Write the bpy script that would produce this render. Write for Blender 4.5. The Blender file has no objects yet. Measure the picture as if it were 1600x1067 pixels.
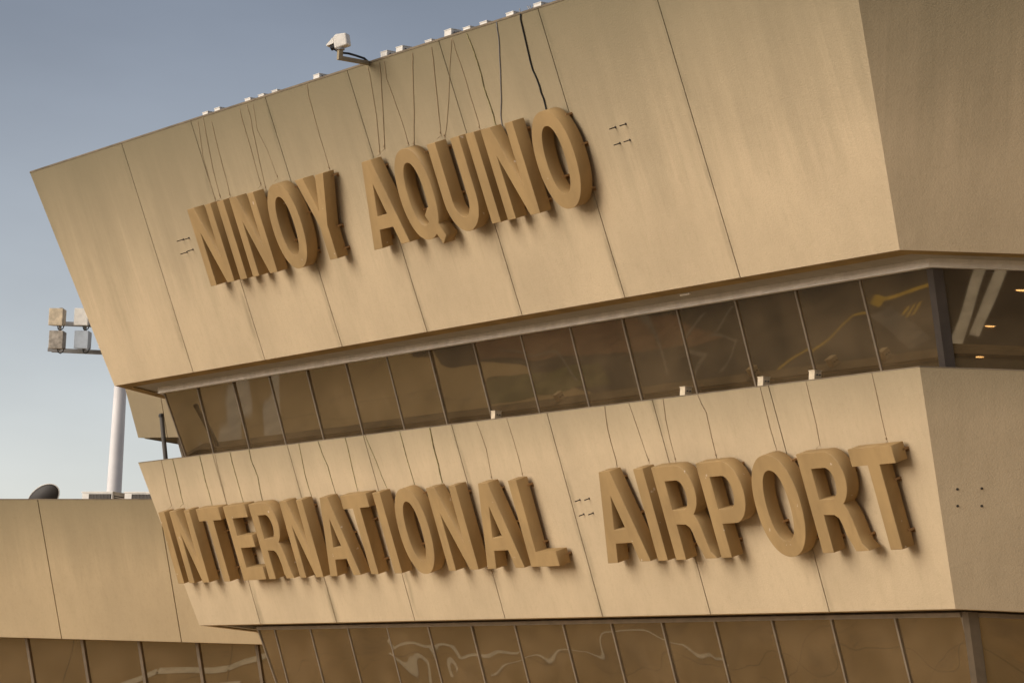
import bpy, bmesh, math, random
from mathutils import Vector, Matrix
random.seed(7)
SC = bpy.context.scene
COL = SC.collection

# ------------------------------------------------------------------ camera
FPX = 5292.2                      # focal length in pixels of a 1600 px wide picture
CAMROWS = ((0.505104905752206, 0.8618028491658685, 0.04652830702536217),
           (0.08116669249350952, -0.10110579710899412, 0.9915591690971441),
           (0.8592327986143913, -0.49706485186597765, -0.12101872096801657))
CAMPOS = Vector((49.55224689, -36.76396562, 4.5))
cd = bpy.data.cameras.new('camera')
cam = bpy.data.objects.new('camera', cd)
COL.objects.link(cam)
cd.sensor_width = 36.0
cd.lens = 36.0 * FPX / 1600.0
cd.clip_start = 0.5
cd.clip_end = 8000
m = Matrix([(CAMROWS[0][i], CAMROWS[1][i], CAMROWS[2][i]) for i in range(3)]).to_4x4()
m.translation = CAMPOS
cam.matrix_world = m
SC.camera = cam

# ------------------------------------------------------------------ sky and sun
SUN_DIR = Vector((-0.18, -1.1, 0.46)).normalized()       # towards the sun
sun_el = math.asin(SUN_DIR.z)
sun_az = math.atan2(SUN_DIR.x, SUN_DIR.y)
w = bpy.data.worlds.new('World')
SC.world = w
w.use_nodes = True
nt = w.node_tree
nt.nodes.clear()
sky = nt.nodes.new('ShaderNodeTexSky')
sky.sky_type = 'NISHITA'
sky.sun_disc = False
sky.sun_elevation = sun_el
sky.sun_rotation = sun_az
sky.air_density = 1.0
sky.dust_density = 1.2
sky.ozone_density = 1.2
hsv = nt.nodes.new('ShaderNodeHueSaturation')
hsv.inputs['Saturation'].default_value = 0.48
bg = nt.nodes.new('ShaderNodeBackground')
bg.inputs['Strength'].default_value = 0.12
wo = nt.nodes.new('ShaderNodeOutputWorld')
nt.links.new(sky.outputs[0], hsv.inputs['Color'])
# hazy sky: paler towards the horizon, with faint broad cloud veils
tcw = nt.nodes.new('ShaderNodeTexCoord')
spw = nt.nodes.new('ShaderNodeSeparateXYZ'); nt.links.new(tcw.outputs['Generated'], spw.inputs[0])
mrw = nt.nodes.new('ShaderNodeMapRange'); mrw.interpolation_type = 'SMOOTHSTEP'
for k_, v_ in zip(('From Min', 'From Max', 'To Min', 'To Max'), (0.03, 0.25, 1.0, 0.0)): mrw.inputs[k_].default_value = v_
nt.links.new(spw.outputs[2], mrw.inputs['Value'])
rmp = nt.nodes.new('ShaderNodeMix'); rmp.data_type = 'RGBA'
rmp.inputs[6].default_value = (0.38, 0.39, 0.43, 1); rmp.inputs[7].default_value = (0.93, 0.88, 0.88, 1)
nt.links.new(mrw.outputs[0], rmp.inputs[0])
mpw = nt.nodes.new('ShaderNodeMapping'); mpw.inputs['Scale'].default_value = (5, 5, 14); nt.links.new(tcw.outputs['Generated'], mpw.inputs[0])
nzw = nt.nodes.new('ShaderNodeTexNoise'); nzw.inputs['Scale'].default_value = 1.0; nzw.inputs['Detail'].default_value = 5
nt.links.new(mpw.outputs[0], nzw.inputs['Vector'])
mcw = nt.nodes.new('ShaderNodeMapRange'); nt.links.new(nzw.outputs['Fac'], mcw.inputs['Value'])
for k_, v_ in zip(('From Min', 'From Max', 'To Min', 'To Max'), (0.35, 0.68, 0.92, 1.10)): mcw.inputs[k_].default_value = v_
ml1 = nt.nodes.new('ShaderNodeMix'); ml1.data_type = 'RGBA'; ml1.blend_type = 'MULTIPLY'; ml1.inputs[0].default_value = 1
nt.links.new(hsv.outputs[0], ml1.inputs[6]); nt.links.new(rmp.outputs[2], ml1.inputs[7])
vsc = nt.nodes.new('ShaderNodeVectorMath'); vsc.operation = 'SCALE'
nt.links.new(ml1.outputs[2], vsc.inputs[0]); nt.links.new(mcw.outputs[0], vsc.inputs['Scale'])
nt.links.new(vsc.outputs[0], bg.inputs['Color'])
nt.links.new(bg.outputs[0], wo.inputs['Surface'])
sl = bpy.data.lights.new('sun', 'SUN')
sl.energy = 1.65
sl.angle = math.radians(42)
sl.color = (1.0, 0.90, 0.76)
so = bpy.data.objects.new('sun', sl)
COL.objects.link(so)
so.rotation_euler = SUN_DIR.to_track_quat('Z', 'Y').to_euler()
so.location = (0, -60, 60)
SC.view_settings.view_transform = 'Standard'
SC.view_settings.look = 'None'
SC.view_settings.exposure = 0.68
SC.view_settings.gamma = 1.0
SC.cycles.max_bounces = 8
SC.cycles.diffuse_bounces = 4
SC.cycles.glossy_bounces = 4
SC.cycles.transparent_max_bounces = 12
SC.cycles.use_denoising = True
SC.cycles.sample_clamp_indirect = 8.0

# ------------------------------------------------------------------ helpers
def dirw(px):
    a = ((px[0] - 800.0) / FPX, -(px[1] - 533.5) / FPX, -1.0)
    return Vector([sum(CAMROWS[k][i] * a[k] for k in range(3)) for i in range(3)])

def hit(px, P, n):
    d = dirw(px)
    n = Vector(n)
    return CAMPOS + d * ((Vector(P) - CAMPOS).dot(n) / d.dot(n))

def at(px, depth):
    return CAMPOS + dirw(px) * depth

class MB:
    def __init__(s):
        s.v = []; s.f = []
    def quad(s, *p):
        n = len(s.v); s.v += [tuple(q) for q in p]; s.f.append(tuple(range(n, n + len(p))))
    def prism(s, outer, inner):
        """closed solid between two matching loops"""
        k = len(outer); n = len(s.v)
        s.v += [tuple(q) for q in outer] + [tuple(q) for q in inner]
        s.f.append(tuple(range(n, n + k)))
        s.f.append(tuple(range(n + 2 * k - 1, n + k - 1, -1)))
        for i in range(k):
            j = (i + 1) % k
            s.f.append((n + i, n + k + i, n + k + j, n + j))
    def box(s, c, ex, ey, ez, hx, hy, hz):
        c = Vector(c); ex = Vector(ex) * hx; ey = Vector(ey) * hy; ez = Vector(ez) * hz
        lo = [c - ez - ex - ey, c - ez + ex - ey, c - ez + ex + ey, c - ez - ex + ey]
        hi = [p + 2 * ez for p in lo]
        s.prism(hi, lo)
    def abox(s, x0, x1, y0, y1, z0, z1):
        s.box(((x0 + x1) / 2, (y0 + y1) / 2, (z0 + z1) / 2), (1, 0, 0), (0, 1, 0), (0, 0, 1), abs(x1 - x0) / 2, abs(y1 - y0) / 2, abs(z1 - z0) / 2)
    def tube(s, pts, r, k=8, cap=True):
        pts = [Vector(p) for p in pts]
        rs = r if isinstance(r, (list, tuple)) else [r] * len(pts)
        n0 = len(s.v); rings = []
        for i, p in enumerate(pts):
            a = pts[max(0, i - 1)]; b = pts[min(len(pts) - 1, i + 1)]
            t = (b - a).normalized()
            up = Vector((0, 0, 1)) if abs(t.z) < 0.95 else Vector((1, 0, 0))
            u = t.cross(up).normalized(); v2 = t.cross(u)
            ring = []
            for q in range(k):
                an = 2 * math.pi * q / k
                s.v.append(tuple(p + (u * math.cos(an) + v2 * math.sin(an)) * rs[i])); ring.append(len(s.v) - 1)
            rings.append(ring)
        for a, b in zip(rings, rings[1:]):
            for q in range(k):
                s.f.append((a[q], a[(q + 1) % k], b[(q + 1) % k], b[q]))
        if cap:
            s.f.append(tuple(rings[0][::-1])); s.f.append(tuple(rings[-1]))
    def build(s, name, mat, parent=None, smooth=False, bevel=0.0):
        me = bpy.data.meshes.new(name)
        me.from_pydata(s.v, [], s.f)
        bm = bmesh.new(); bm.from_mesh(me)
        bmesh.ops.recalc_face_normals(bm, faces=bm.faces)
        bm.to_mesh(me); bm.free()
        if smooth:
            for p in me.polygons: p.use_smooth = True
        o = bpy.data.objects.new(name, me)
        COL.objects.link(o)
        me.materials.append(mat)
        if parent is not None:
            o.parent = parent
            o.matrix_parent_inverse = Matrix.Translation(parent.location).inverted() if parent.parent is None and parent.type == 'EMPTY' and False else Matrix.Identity(4)
        if bevel:
            b = o.modifiers.new('bevel', 'BEVEL'); b.width = bevel; b.segments = 2; b.limit_method = 'ANGLE'
        return o

def tag(o, label=None, cat=None, group=None, kind=None):
    if label: o['label'] = label
    if cat: o['category'] = cat
    if group: o['group'] = group
    if kind: o['kind'] = kind
    return o

def empty(name, loc=(0, 0, 0), mat=None):
    o = bpy.data.objects.new(name, None)
    COL.objects.link(o)
    o.empty_display_size = 0.3
    if mat is not None: o.matrix_world = mat
    else: o.location = loc
    return o

def rel(o):
    """geometry was written in world coordinates: shift it so that it sits under its parent"""
    p = o.parent
    off = Vector((0, 0, 0))
    while p is not None:
        off += p.location; p = p.parent
    o.data.transform(Matrix.Translation(-off))
    return o

# ------------------------------------------------------------------ materials
def newmat(name):
    mt = bpy.data.materials.new(name); mt.use_nodes = True
    n = mt.node_tree
    return mt, n, n.nodes['Principled BSDF']

def N(n, t, **kw):
    x = n.nodes.new(t)
    for k, v in kw.items():
        if k in x.inputs: x.inputs[k].default_value = v
        else: setattr(x, k, v)
    return x

def noise(n, vec, scale, detail=4, rough=0.55):
    x = N(n, 'ShaderNodeTexNoise', Scale=scale, Detail=detail, Roughness=rough)
    n.links.new(vec, x.inputs['Vector'])
    return x.outputs['Fac']

def mapv(n, vec, sc, loc=(0, 0, 0)):
    x = n.nodes.new('ShaderNodeMapping'); x.inputs['Scale'].default_value = sc; x.inputs['Location'].default_value = loc
    n.links.new(vec, x.inputs['Vector']); return x.outputs[0]

def math_(n, op, a, b=None, c=None, clamp=False):
    x = n.nodes.new('ShaderNodeMath'); x.operation = op; x.use_clamp = clamp
    for i, v in enumerate((a, b, c)):
        if v is None: continue
        if isinstance(v, (int, float)): x.inputs[i].default_value = v
        else: n.links.new(v, x.inputs[i])
    return x.outputs[0]

def maprange(n, v, a, b, c=0.0, d=1.0, smooth=True):
    x = n.nodes.new('ShaderNodeMapRange'); x.clamp = True
    if smooth: x.interpolation_type = 'SMOOTHSTEP'
    n.links.new(v, x.inputs['Value'])
    for k, q in zip(('From Min', 'From Max', 'To Min', 'To Max'), (a, b, c, d)): x.inputs[k].default_value = q
    return x.outputs[0]

def mix(n, fac, a, b, mode='MIX'):
    x = n.nodes.new('ShaderNodeMix'); x.data_type = 'RGBA'; x.blend_type = mode
    if isinstance(fac, (int, float)): x.inputs[0].default_value = fac
    else: n.links.new(fac, x.inputs[0])
    for i, v in ((6, a), (7, b)):
        if isinstance(v, tuple): x.inputs[i].default_value = v + (1,)
        else: n.links.new(v, x.inputs[i])
    return x.outputs[2]

def bump(n, h, strength, dist, bsdf):
    b = N(n, 'ShaderNodeBump', Strength=strength, Distance=dist)
    n.links.new(h, b.inputs['Height']); n.links.new(b.outputs[0], bsdf.inputs['Normal'])

def wall_mat(name, base, ztop, run, grime_shade, jx=None):
    mt, n, p = newmat(name)
    pos = N(n, 'ShaderNodeNewGeometry').outputs['Position']
    sep = n.nodes.new('ShaderNodeSeparateXYZ'); n.links.new(pos, sep.inputs[0])
    blot = noise(n, mapv(n, pos, (0.35, 0.35, 0.22)), 1.0, 5, 0.6)
    # coordinate along the face, whatever way the face looks
    nrm = N(n, 'ShaderNodeNewGeometry').outputs['True Normal']
    cr = n.nodes.new('ShaderNodeVectorMath'); cr.operation = 'CROSS_PRODUCT'; cr.inputs[1].default_value = (0, 0, 1); n.links.new(nrm, cr.inputs[0])
    nn = n.nodes.new('ShaderNodeVectorMath'); nn.operation = 'NORMALIZE'; n.links.new(cr.outputs[0], nn.inputs[0])
    dt = n.nodes.new('ShaderNodeVectorMath'); dt.operation = 'DOT_PRODUCT'; n.links.new(nn.outputs[0], dt.inputs[0]); n.links.new(pos, dt.inputs[1])
    cx = n.nodes.new('ShaderNodeCombineXYZ'); n.links.new(dt.outputs['Value'], cx.inputs[0]); n.links.new(sep.outputs[2], cx.inputs[1])
    uv = cx.outputs[0]
    streak = noise(n, mapv(n, uv, (3.4, 0.8, 1)), 1.0, 5, 0.68)
    dabs = noise(n, mapv(n, uv, (8.0, 1.9, 1), (3, 7, 0)), 1.0, 4, 0.7)
    fine = noise(n, mapv(n, uv, (14, 10, 1)), 1.0, 4, 0.75)
    c = mix(n, maprange(n, blot, 0.3, 0.7), tuple(v * 0.90 for v in base), tuple(min(1, v * 1.06) for v in base))
    c = mix(n, maprange(n, streak, 0.44, 0.70, 0, 0.11), c, (base[0] * 0.62, base[1] * 0.62, base[2] * 0.58))
    c = mix(n, maprange(n, fine, 0.48, 0.75, 0, 0.24), c, (base[0] * 0.66, base[1] * 0.64, base[2] * 0.6))
    c = mix(n, maprange(n, dabs, 0.52, 0.74, 0, 0.15), c, (base[0] * 0.60, base[1] * 0.58, base[2] * 0.55))
    if jx is not None:      # grey dirt that seeps out of the panel joints of the front face
        sx = n.nodes.new('ShaderNodeSeparateXYZ'); n.links.new(nrm, sx.inputs[0])
        front = math_(n, 'MULTIPLY', maprange(n, math_(n, 'ABSOLUTE', sx.outputs[0]), 0.05, 0.10, 1, 0), math_(n, 'MULTIPLY', math_(n, 'LESS_THAN', sep.outputs[0], -3.0), math_(n, 'GREATER_THAN', sep.outputs[0], -33.0)))
        fr_ = math_(n, 'ABSOLUTE', math_(n, 'SUBTRACT', math_(n, 'FRACT', math_(n, 'DIVIDE', math_(n, 'SUBTRACT', sep.outputs[0], jx), 4.235)), 0.5))
        near = maprange(n, fr_, 0.44, 0.497, 0, 1)
        patch = maprange(n, noise(n, mapv(n, uv, (2.5, 0.7, 1), (9, 2, 0)), 1.0, 4), 0.40, 0.72, 0.05, 0.75)
        c = mix(n, math_(n, 'MULTIPLY', math_(n, 'MULTIPLY', near, patch), front), c, (base[0] * 0.5, base[1] * 0.5, base[2] * 0.48))
    # rain and algae runs hanging from the coping, stretched to paint in upper-wall shade
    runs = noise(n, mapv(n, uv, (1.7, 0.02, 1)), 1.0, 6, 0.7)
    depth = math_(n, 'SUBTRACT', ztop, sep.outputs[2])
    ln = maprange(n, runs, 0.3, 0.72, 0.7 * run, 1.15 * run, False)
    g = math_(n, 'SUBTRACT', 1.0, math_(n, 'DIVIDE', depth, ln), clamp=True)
    g = math_(n, 'MULTIPLY', g, grime_shade)
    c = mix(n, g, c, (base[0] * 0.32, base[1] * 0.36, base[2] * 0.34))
    n.links.new(c, p.inputs['Base Color'])
    p.inputs['Roughness'].default_value = 0.9
    p.inputs['Specular IOR Level'].default_value = 0.2
    grain = noise(n, pos, 28.0, 3, 0.7)
    und = noise(n, mapv(n, pos, (1, 1, 1)), 0.9, 3, 0.5)
    h = math_(n, 'ADD', math_(n, 'MULTIPLY', grain, 0.012), math_(n, 'MULTIPLY', und, 0.03))
    bump(n, h, 0.6, 1.0, p)
    return mt

def simple(name, col, rough=0.6, metal=0.0, var=0.12, scale=3.0, spec=0.4, bumpd=0.0):
    mt, n, p = newmat(name)
    tc = N(n, 'ShaderNodeNewGeometry').outputs['Position']
    f = noise(n, tc, scale, 5, 0.6)
    c = mix(n, maprange(n, f, 0.3, 0.7), tuple(v * (1 - var) for v in col), tuple(min(1, v * (1 + var)) for v in col))
    n.links.new(c, p.inputs['Base Color'])
    p.inputs['Roughness'].default_value = rough
    p.inputs['Metallic'].default_value = metal
    p.inputs['Specular IOR Level'].default_value = spec
    if bumpd: bump(n, noise(n, tc, scale * 6, 3, 0.6), 0.5, bumpd, p)
    return mt

WALLC = (0.55, 0.428, 0.274)
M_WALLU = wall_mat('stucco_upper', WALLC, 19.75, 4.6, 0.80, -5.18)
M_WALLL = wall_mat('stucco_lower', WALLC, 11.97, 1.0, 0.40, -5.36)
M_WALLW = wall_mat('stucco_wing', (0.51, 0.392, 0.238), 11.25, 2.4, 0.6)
M_SEAL = simple('joint_sealant', (0.05, 0.042, 0.028), 0.9)
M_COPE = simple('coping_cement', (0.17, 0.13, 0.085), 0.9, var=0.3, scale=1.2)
M_SOFSHADE = simple('soffit_cement_shade', (0.40, 0.28, 0.125), 0.9, var=0.2, scale=1.2)  # cement underside; its shade is put into the browner colour
M_TRIM = simple('pale_aluminium', (0.88, 0.83, 0.76), 0.45, 0.0, 0.08)
M_FRAME = simple('bronze_frame', (0.19, 0.145, 0.10), 0.45, 0.0, 0.15)
M_ROOF = simple('roof_felt', (0.16, 0.14, 0.12), 0.95)
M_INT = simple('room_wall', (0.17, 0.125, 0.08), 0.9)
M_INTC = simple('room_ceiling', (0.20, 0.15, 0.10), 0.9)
M_WHITE = simple('white_paint', (0.72, 0.68, 0.62), 0.55, 0.0, 0.08, 6)
M_GREYP = simple('grey_paint', (0.30, 0.29, 0.28), 0.55, 0.0, 0.15, 4)
M_DARK = simple('dark_grey', (0.035, 0.033, 0.032), 0.55)
M_BLACK = simple('black_rubber', (0.012, 0.012, 0.014), 0.6)

def soffit_mat():
    mt, n, p = newmat('soffit_metal')
    uv = N(n, 'ShaderNodeNewGeometry').outputs['Position']
    sep = n.nodes.new('ShaderNodeSeparateXYZ'); n.links.new(uv, sep.inputs[0])
    s = math_(n, 'FRACT', math_(n, 'DIVIDE', sep.outputs[0], 0.53))
    line = maprange(n, s, 0.0, 0.05, 1, 0)
    f = noise(n, uv, 1.5)
    c = mix(n, maprange(n, f, 0.3, 0.7), (0.44, 0.40, 0.33), (0.52, 0.47, 0.39))
    c = mix(n, line, c, (0.25, 0.21, 0.16))
    n.links.new(c, p.inputs['Base Color']); p.inputs['Roughness'].default_value = 0.6
    return mt
M_SOFFIT = soffit_mat()

def letter_mat():
    mt, n, p = newmat('letter_paint')
    pos = N(n, 'ShaderNodeNewGeometry').outputs['Position']
    base = (0.372, 0.243, 0.106)
    f = noise(n, mapv(n, pos, (1.1, 1.1, 0.6)), 1.0, 4)
    c = mix(n, maprange(n, f, 0.3, 0.7), tuple(v * 0.86 for v in base), tuple(v * 1.08 for v in base))
    st = noise(n, mapv(n, pos, (3.5, 3.5, 0.9)), 1.0, 4, 0.6)
    c = mix(n, maprange(n, st, 0.50, 0.78, 0, 0.25), c, (0.20, 0.12, 0.05))
    chips = noise(n, pos, 5.0, 3, 0.5)
    c = mix(n, maprange(n, chips, 0.73, 0.75, 0, 0.7, False), c, (0.62, 0.52, 0.40))
    n.links.new(c, p.inputs['Base Color'])
    p.inputs['Roughness'].default_value = 0.6
    p.inputs['Specular IOR Level'].default_value = 0.3
    bump(n, noise(n, pos, 1.4, 2), 0.15, 0.03, p)
    return mt
M_LETTER = letter_mat()
M_BRACKET = simple('bracket_paint', (0.33, 0.19, 0.08), 0.6)

def glass_mat(name, tint, wave, ior, refl, wsc=(0.8, 0.8, 0.55)):
    mt = bpy.data.materials.new(name); mt.use_nodes = True
    n = mt.node_tree; n.nodes.clear()
    out = n.nodes.new('ShaderNodeOutputMaterial')
    pos = N(n, 'ShaderNodeNewGeometry').outputs['Position']
    h = noise(n, mapv(n, pos, wsc), 1.0, 0, 0.4)
    b = N(n, 'ShaderNodeBump', Strength=1.0, Distance=wave); n.links.new(h, b.inputs['Height'])
    gl = N(n, 'ShaderNodeBsdfGlossy', Roughness=0.02); gl.inputs['Color'].default_value = refl + (1,)
    n.links.new(b.outputs[0], gl.inputs['Normal'])
    tr = N(n, 'ShaderNodeBsdfTransparent'); tr.inputs['Color'].default_value = tint + (1,)
    fr = N(n, 'ShaderNodeFresnel', IOR=ior)
    ms = n.nodes.new('ShaderNodeMixShader')
    # a thin film of dust
    df = N(n, 'ShaderNodeBsdfDiffuse'); df.inputs['Color'].default_value = (0.44, 0.30, 0.16, 1)
    ms2 = n.nodes.new('ShaderNodeMixShader')
    du = noise(n, mapv(n, pos, (0.7, 0.7, 0.9)), 1.0, 4)
    n.links.new(maprange(n, du, 0.3, 0.75, 0.09, 0.20), ms2.inputs[0])
    n.links.new(fr.outputs[0], ms.inputs[0]); n.links.new(tr.outputs[0], ms.inputs[1]); n.links.new(gl.outputs[0], ms.inputs[2])
    n.links.new(ms.outputs[0], ms2.inputs[1]); n.links.new(df.outputs[0], ms2.inputs[2])
    n.links.new(ms2.outputs[0], out.inputs['Surface'])
    return mt
M_GLASS = glass_mat('bronze_glass', (0.62, 0.54, 0.46), 0.004, 3.4, (1.0, 0.82, 0.52))
M_GLASSL = glass_mat('wavy_bronze_glass', (0.5, 0.42, 0.34), 0.03, 3.3, (1.0, 0.82, 0.52), (0.75, 0.3, 0.8))

def emit(name, col, s):
    mt = bpy.data.materials.new(name); mt.use_nodes = True
    n = mt.node_tree; n.nodes.clear()
    e = N(n, 'ShaderNodeEmission', Strength=s); e.inputs['Color'].default_value = col + (1,)
    o = n.nodes.new('ShaderNodeOutputMaterial'); n.links.new(e.outputs[0], o.inputs['Surface'])
    return mt
M_LAMP = emit('warm_lamp', (1.0, 0.68, 0.30), 5.0)

# ------------------------------------------------------------------ ground
def apron_mat():
    mt, n, p = newmat('apron_cement')
    pos = N(n, 'ShaderNodeNewGeometry').outputs['Position']
    sep = n.nodes.new('ShaderNodeSeparateXYZ'); n.links.new(pos, sep.inputs[0])
    big = noise(n, pos, 0.03, 5); mid = noise(n, pos, 0.35, 6, 0.65)
    c = mix(n, maprange(n, big, 0.3, 0.7), (0.40, 0.275, 0.135), (0.54, 0.385, 0.20))
    c = mix(n, maprange(n, mid, 0.5, 0.75, 0, 0.5), c, (0.14, 0.10, 0.065))
    for k in (0, 1):
        s = math_(n, 'FRACT', math_(n, 'DIVIDE', sep.outputs[k], 6.0))
        c = mix(n, maprange(n, s, 0.0, 0.012, 0.8, 0, False), c, (0.06, 0.05, 0.04))
    n.links.new(c, p.inputs['Base Color']); p.inputs['Roughness'].default_value = 0.85
    return mt
g = MB(); g.quad((-3000, -3000, 0), (3000, -3000, 0), (3000, 3000, 0), (-3000, 3000, 0))
tag(g.build('ground', apron_mat()), 'pale brown cement apron in front of the terminal', 'ground', kind='structure')
M_YEL = simple('yellow_road_paint', (0.80, 0.52, 0.03), 0.7, var=0.2, scale=1.5)
M_WLINE = simple('white_road_paint', (0.85, 0.81, 0.76), 0.7, var=0.2, scale=1.5)

def sheet(name, mat, polys, z, label, cat=None):
    mb = MB()
    for p in polys: mb.quad(*[(x, y, z) for x, y in p])
    return tag(mb.build(name, mat), label, cat, kind='structure')
def stripe(pts, wd):
    out = []
    for (x0, y0), (x1, y1) in zip(pts, pts[1:]):
        L = math.hypot(x1 - x0, y1 - y0); nx, ny = -(y1 - y0) / L * wd / 2, (x1 - x0) / L * wd / 2
        out.append([(x0 - nx, y0 - ny), (x1 - nx, y1 - ny), (x1 + nx, y1 + ny), (x0 + nx, y0 + ny)])
    return out
M_ASPH = simple('asphalt', (0.055, 0.045, 0.038), 0.85, var=0.55, scale=0.5)
sheet('road', M_ASPH, [[(-96, -36), (8, -36), (8, -14), (-44, -14), (-49, -20.5), (-56, -22.3), (-66, -25.4), (-78, -27.4)], [(8.0, -36), (34, -36), (34, 8), (8, -14)]], 0.004, 'dark asphalt service road before the terminal', 'road')
sheet('yellow_marking', M_YEL, stripe([(-46.5, -19.0), (-45.2, -22.7)], .18) + stripe([(-45.2, -22.75), (-44.8, -24.0), (-44.95, -25.30)], .18) + stripe([(-44.95, -25.25), (-44.85, -26.3), (-43.9, -26.45)], .18)
      + stripe([(-43.0, -26.35), (-41.1, -26.8), (-36.0, -28.30)], .30) + [[(-43.9, -26.75), (-43.05, -26.45), (-42.7, -25.75), (-43.35, -26.1)]]
      + stripe([(-40.9, -25.5), (-40.4, -24.6)], .12) + stripe([(-40.65, -25.6), (-40.15, -24.7)], .12) + stripe([(-40.4, -25.7), (-39.9, -24.8)], .12), 0.008, 'yellow guide line with an arrow painted on the road', 'marking')
sheet('white_marking', M_WLINE, stripe([(21.5, -11.3), (15.8, -8.85)], .32) + stripe([(22.5, -10.95), (16.6, -8.75)], .3) + stripe([(-49.5, -7.6), (-46, -6.6), (-44.6, -7.0), (-42, -5.9), (-39.5, -6.3)], .34) + stripe([(-47, -6.2), (-43.5, -5.6), (-41.5, -4.8)], .18) + stripe([(-39, -5.2), (-35, -6.6), (-31, -6.9), (-28, -6.2)], .10), 0.012, 'white stripes painted beside the terminal', 'marking')
sheet('added_marking', simple('added_line_paint', (0.22, 0.20, 0.18), .85, var=.4, scale=1.5), stripe([(-70, -27.0), (-64, -26.2), (-58, -23.3)], .10) + stripe([(-62, -29), (-57.5, -26), (-53, -23)], .14) + stripe([(-56, -28), (-54.5, -25.5), (-51.5, -24.6), (-50, -22.5)], .22) + stripe([(-54.6, -28.4), (-53.1, -26), (-50.3, -25.2), (-48.8, -23)], .16), 0.014, 'pale lines added on the road for the window reflections', 'marking')  # lines added to give the ribbon window reflections more detail
sheet('grey_bar', simple('grey_bar_paint', (0.17, 0.155, 0.15), .85, var=.3, scale=1.2), stripe([(-42.3, -25.5), (-37.1, -22.6)], .7), 0.012, 'grey bar marking on the road set for the corner pane reflection', 'road patch')  # bar marking placed for the grey band reflected in the corner pane

sheet('paving', simple('red_paving', (0.21, 0.115, 0.07), .85, var=.3, scale=.8), [[(-76, -28.8), (-58, -28.2), (-52, -25.6), (-57, -25.2), (-73, -26.6)], [(-45.5, -32), (-38, -32), (-36, -28.8), (-44, -28.2)]], 0.010, 'reddish paved patches beside the road', 'paving')
sheet('lawn', simple('dry_grass', (0.13, 0.125, 0.05), .95, var=.4, scale=.8), [[(-68, -24.6), (-59, -24.7), (-56, -22.9), (-65, -22.3)]], 0.009, 'small patch of dry grass between the paving', 'grass')
sheet('reflection_strip', simple('pale_streak_tone', (0.66, 0.60, 0.56), .85, var=.15, scale=.6), [[(-101, -29), (-99, -29.3), (-85.5, -21), (-87.5, -20.8)], [(-96.5, -29), (-93, -29.5), (-81, -21.5), (-84, -21)]], 0.006, 'pale strips added on the apron for bright streaks in the panes', 'reflection_strip')  # strips added to reflect as bright sky-lit streaks in the left panes

# ------------------------------------------------------------------ plan of the terminal
TAU, TAUL = math.radians(54.462), math.radians(50.258)
TU, TL, TM = 0.4200, 0.3874, 0.3515
ZU = 13.994
HX = 0.5146                                                  # corner shift per metre of set-back
RDIR = Vector((math.cos(TAU), math.sin(TAU), 0)); LDIR = Vector((-math.cos(TAUL), math.sin(TAUL), 0))
SIDE = 26.0
def cornR(y, z): return Vector((-HX * y, y, z))
def cornL(x0, y0, k):
    return lambda y, z: Vector((x0 + (y - y0) * k, y, z))
LU = cornL(-35.547, 0.0, 0.469)                              # upper wall
LLo = cornL(-35.628, 0.881, 0.577)                           # lower wall
LWu = cornL(-35.09, 1.25, 0.578)                             # upper glazing
LWl = cornL(-32.14, 3.11, 0.577)                             # lower glazing
ZL1, YL1 = 11.954, 0.881
ZL0, YL0 = 7.612, 2.545
ZT = 19.72
YT = -TU * (ZT - ZU)

def lab(o, t):
    o['label'] = t; return o

terminal = empty('terminal_building', (-17.0, 5.0, 0))
tag(terminal, 'beige airport terminal with two outward leaning wall bands and dark ribbon windows', 'building')

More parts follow.
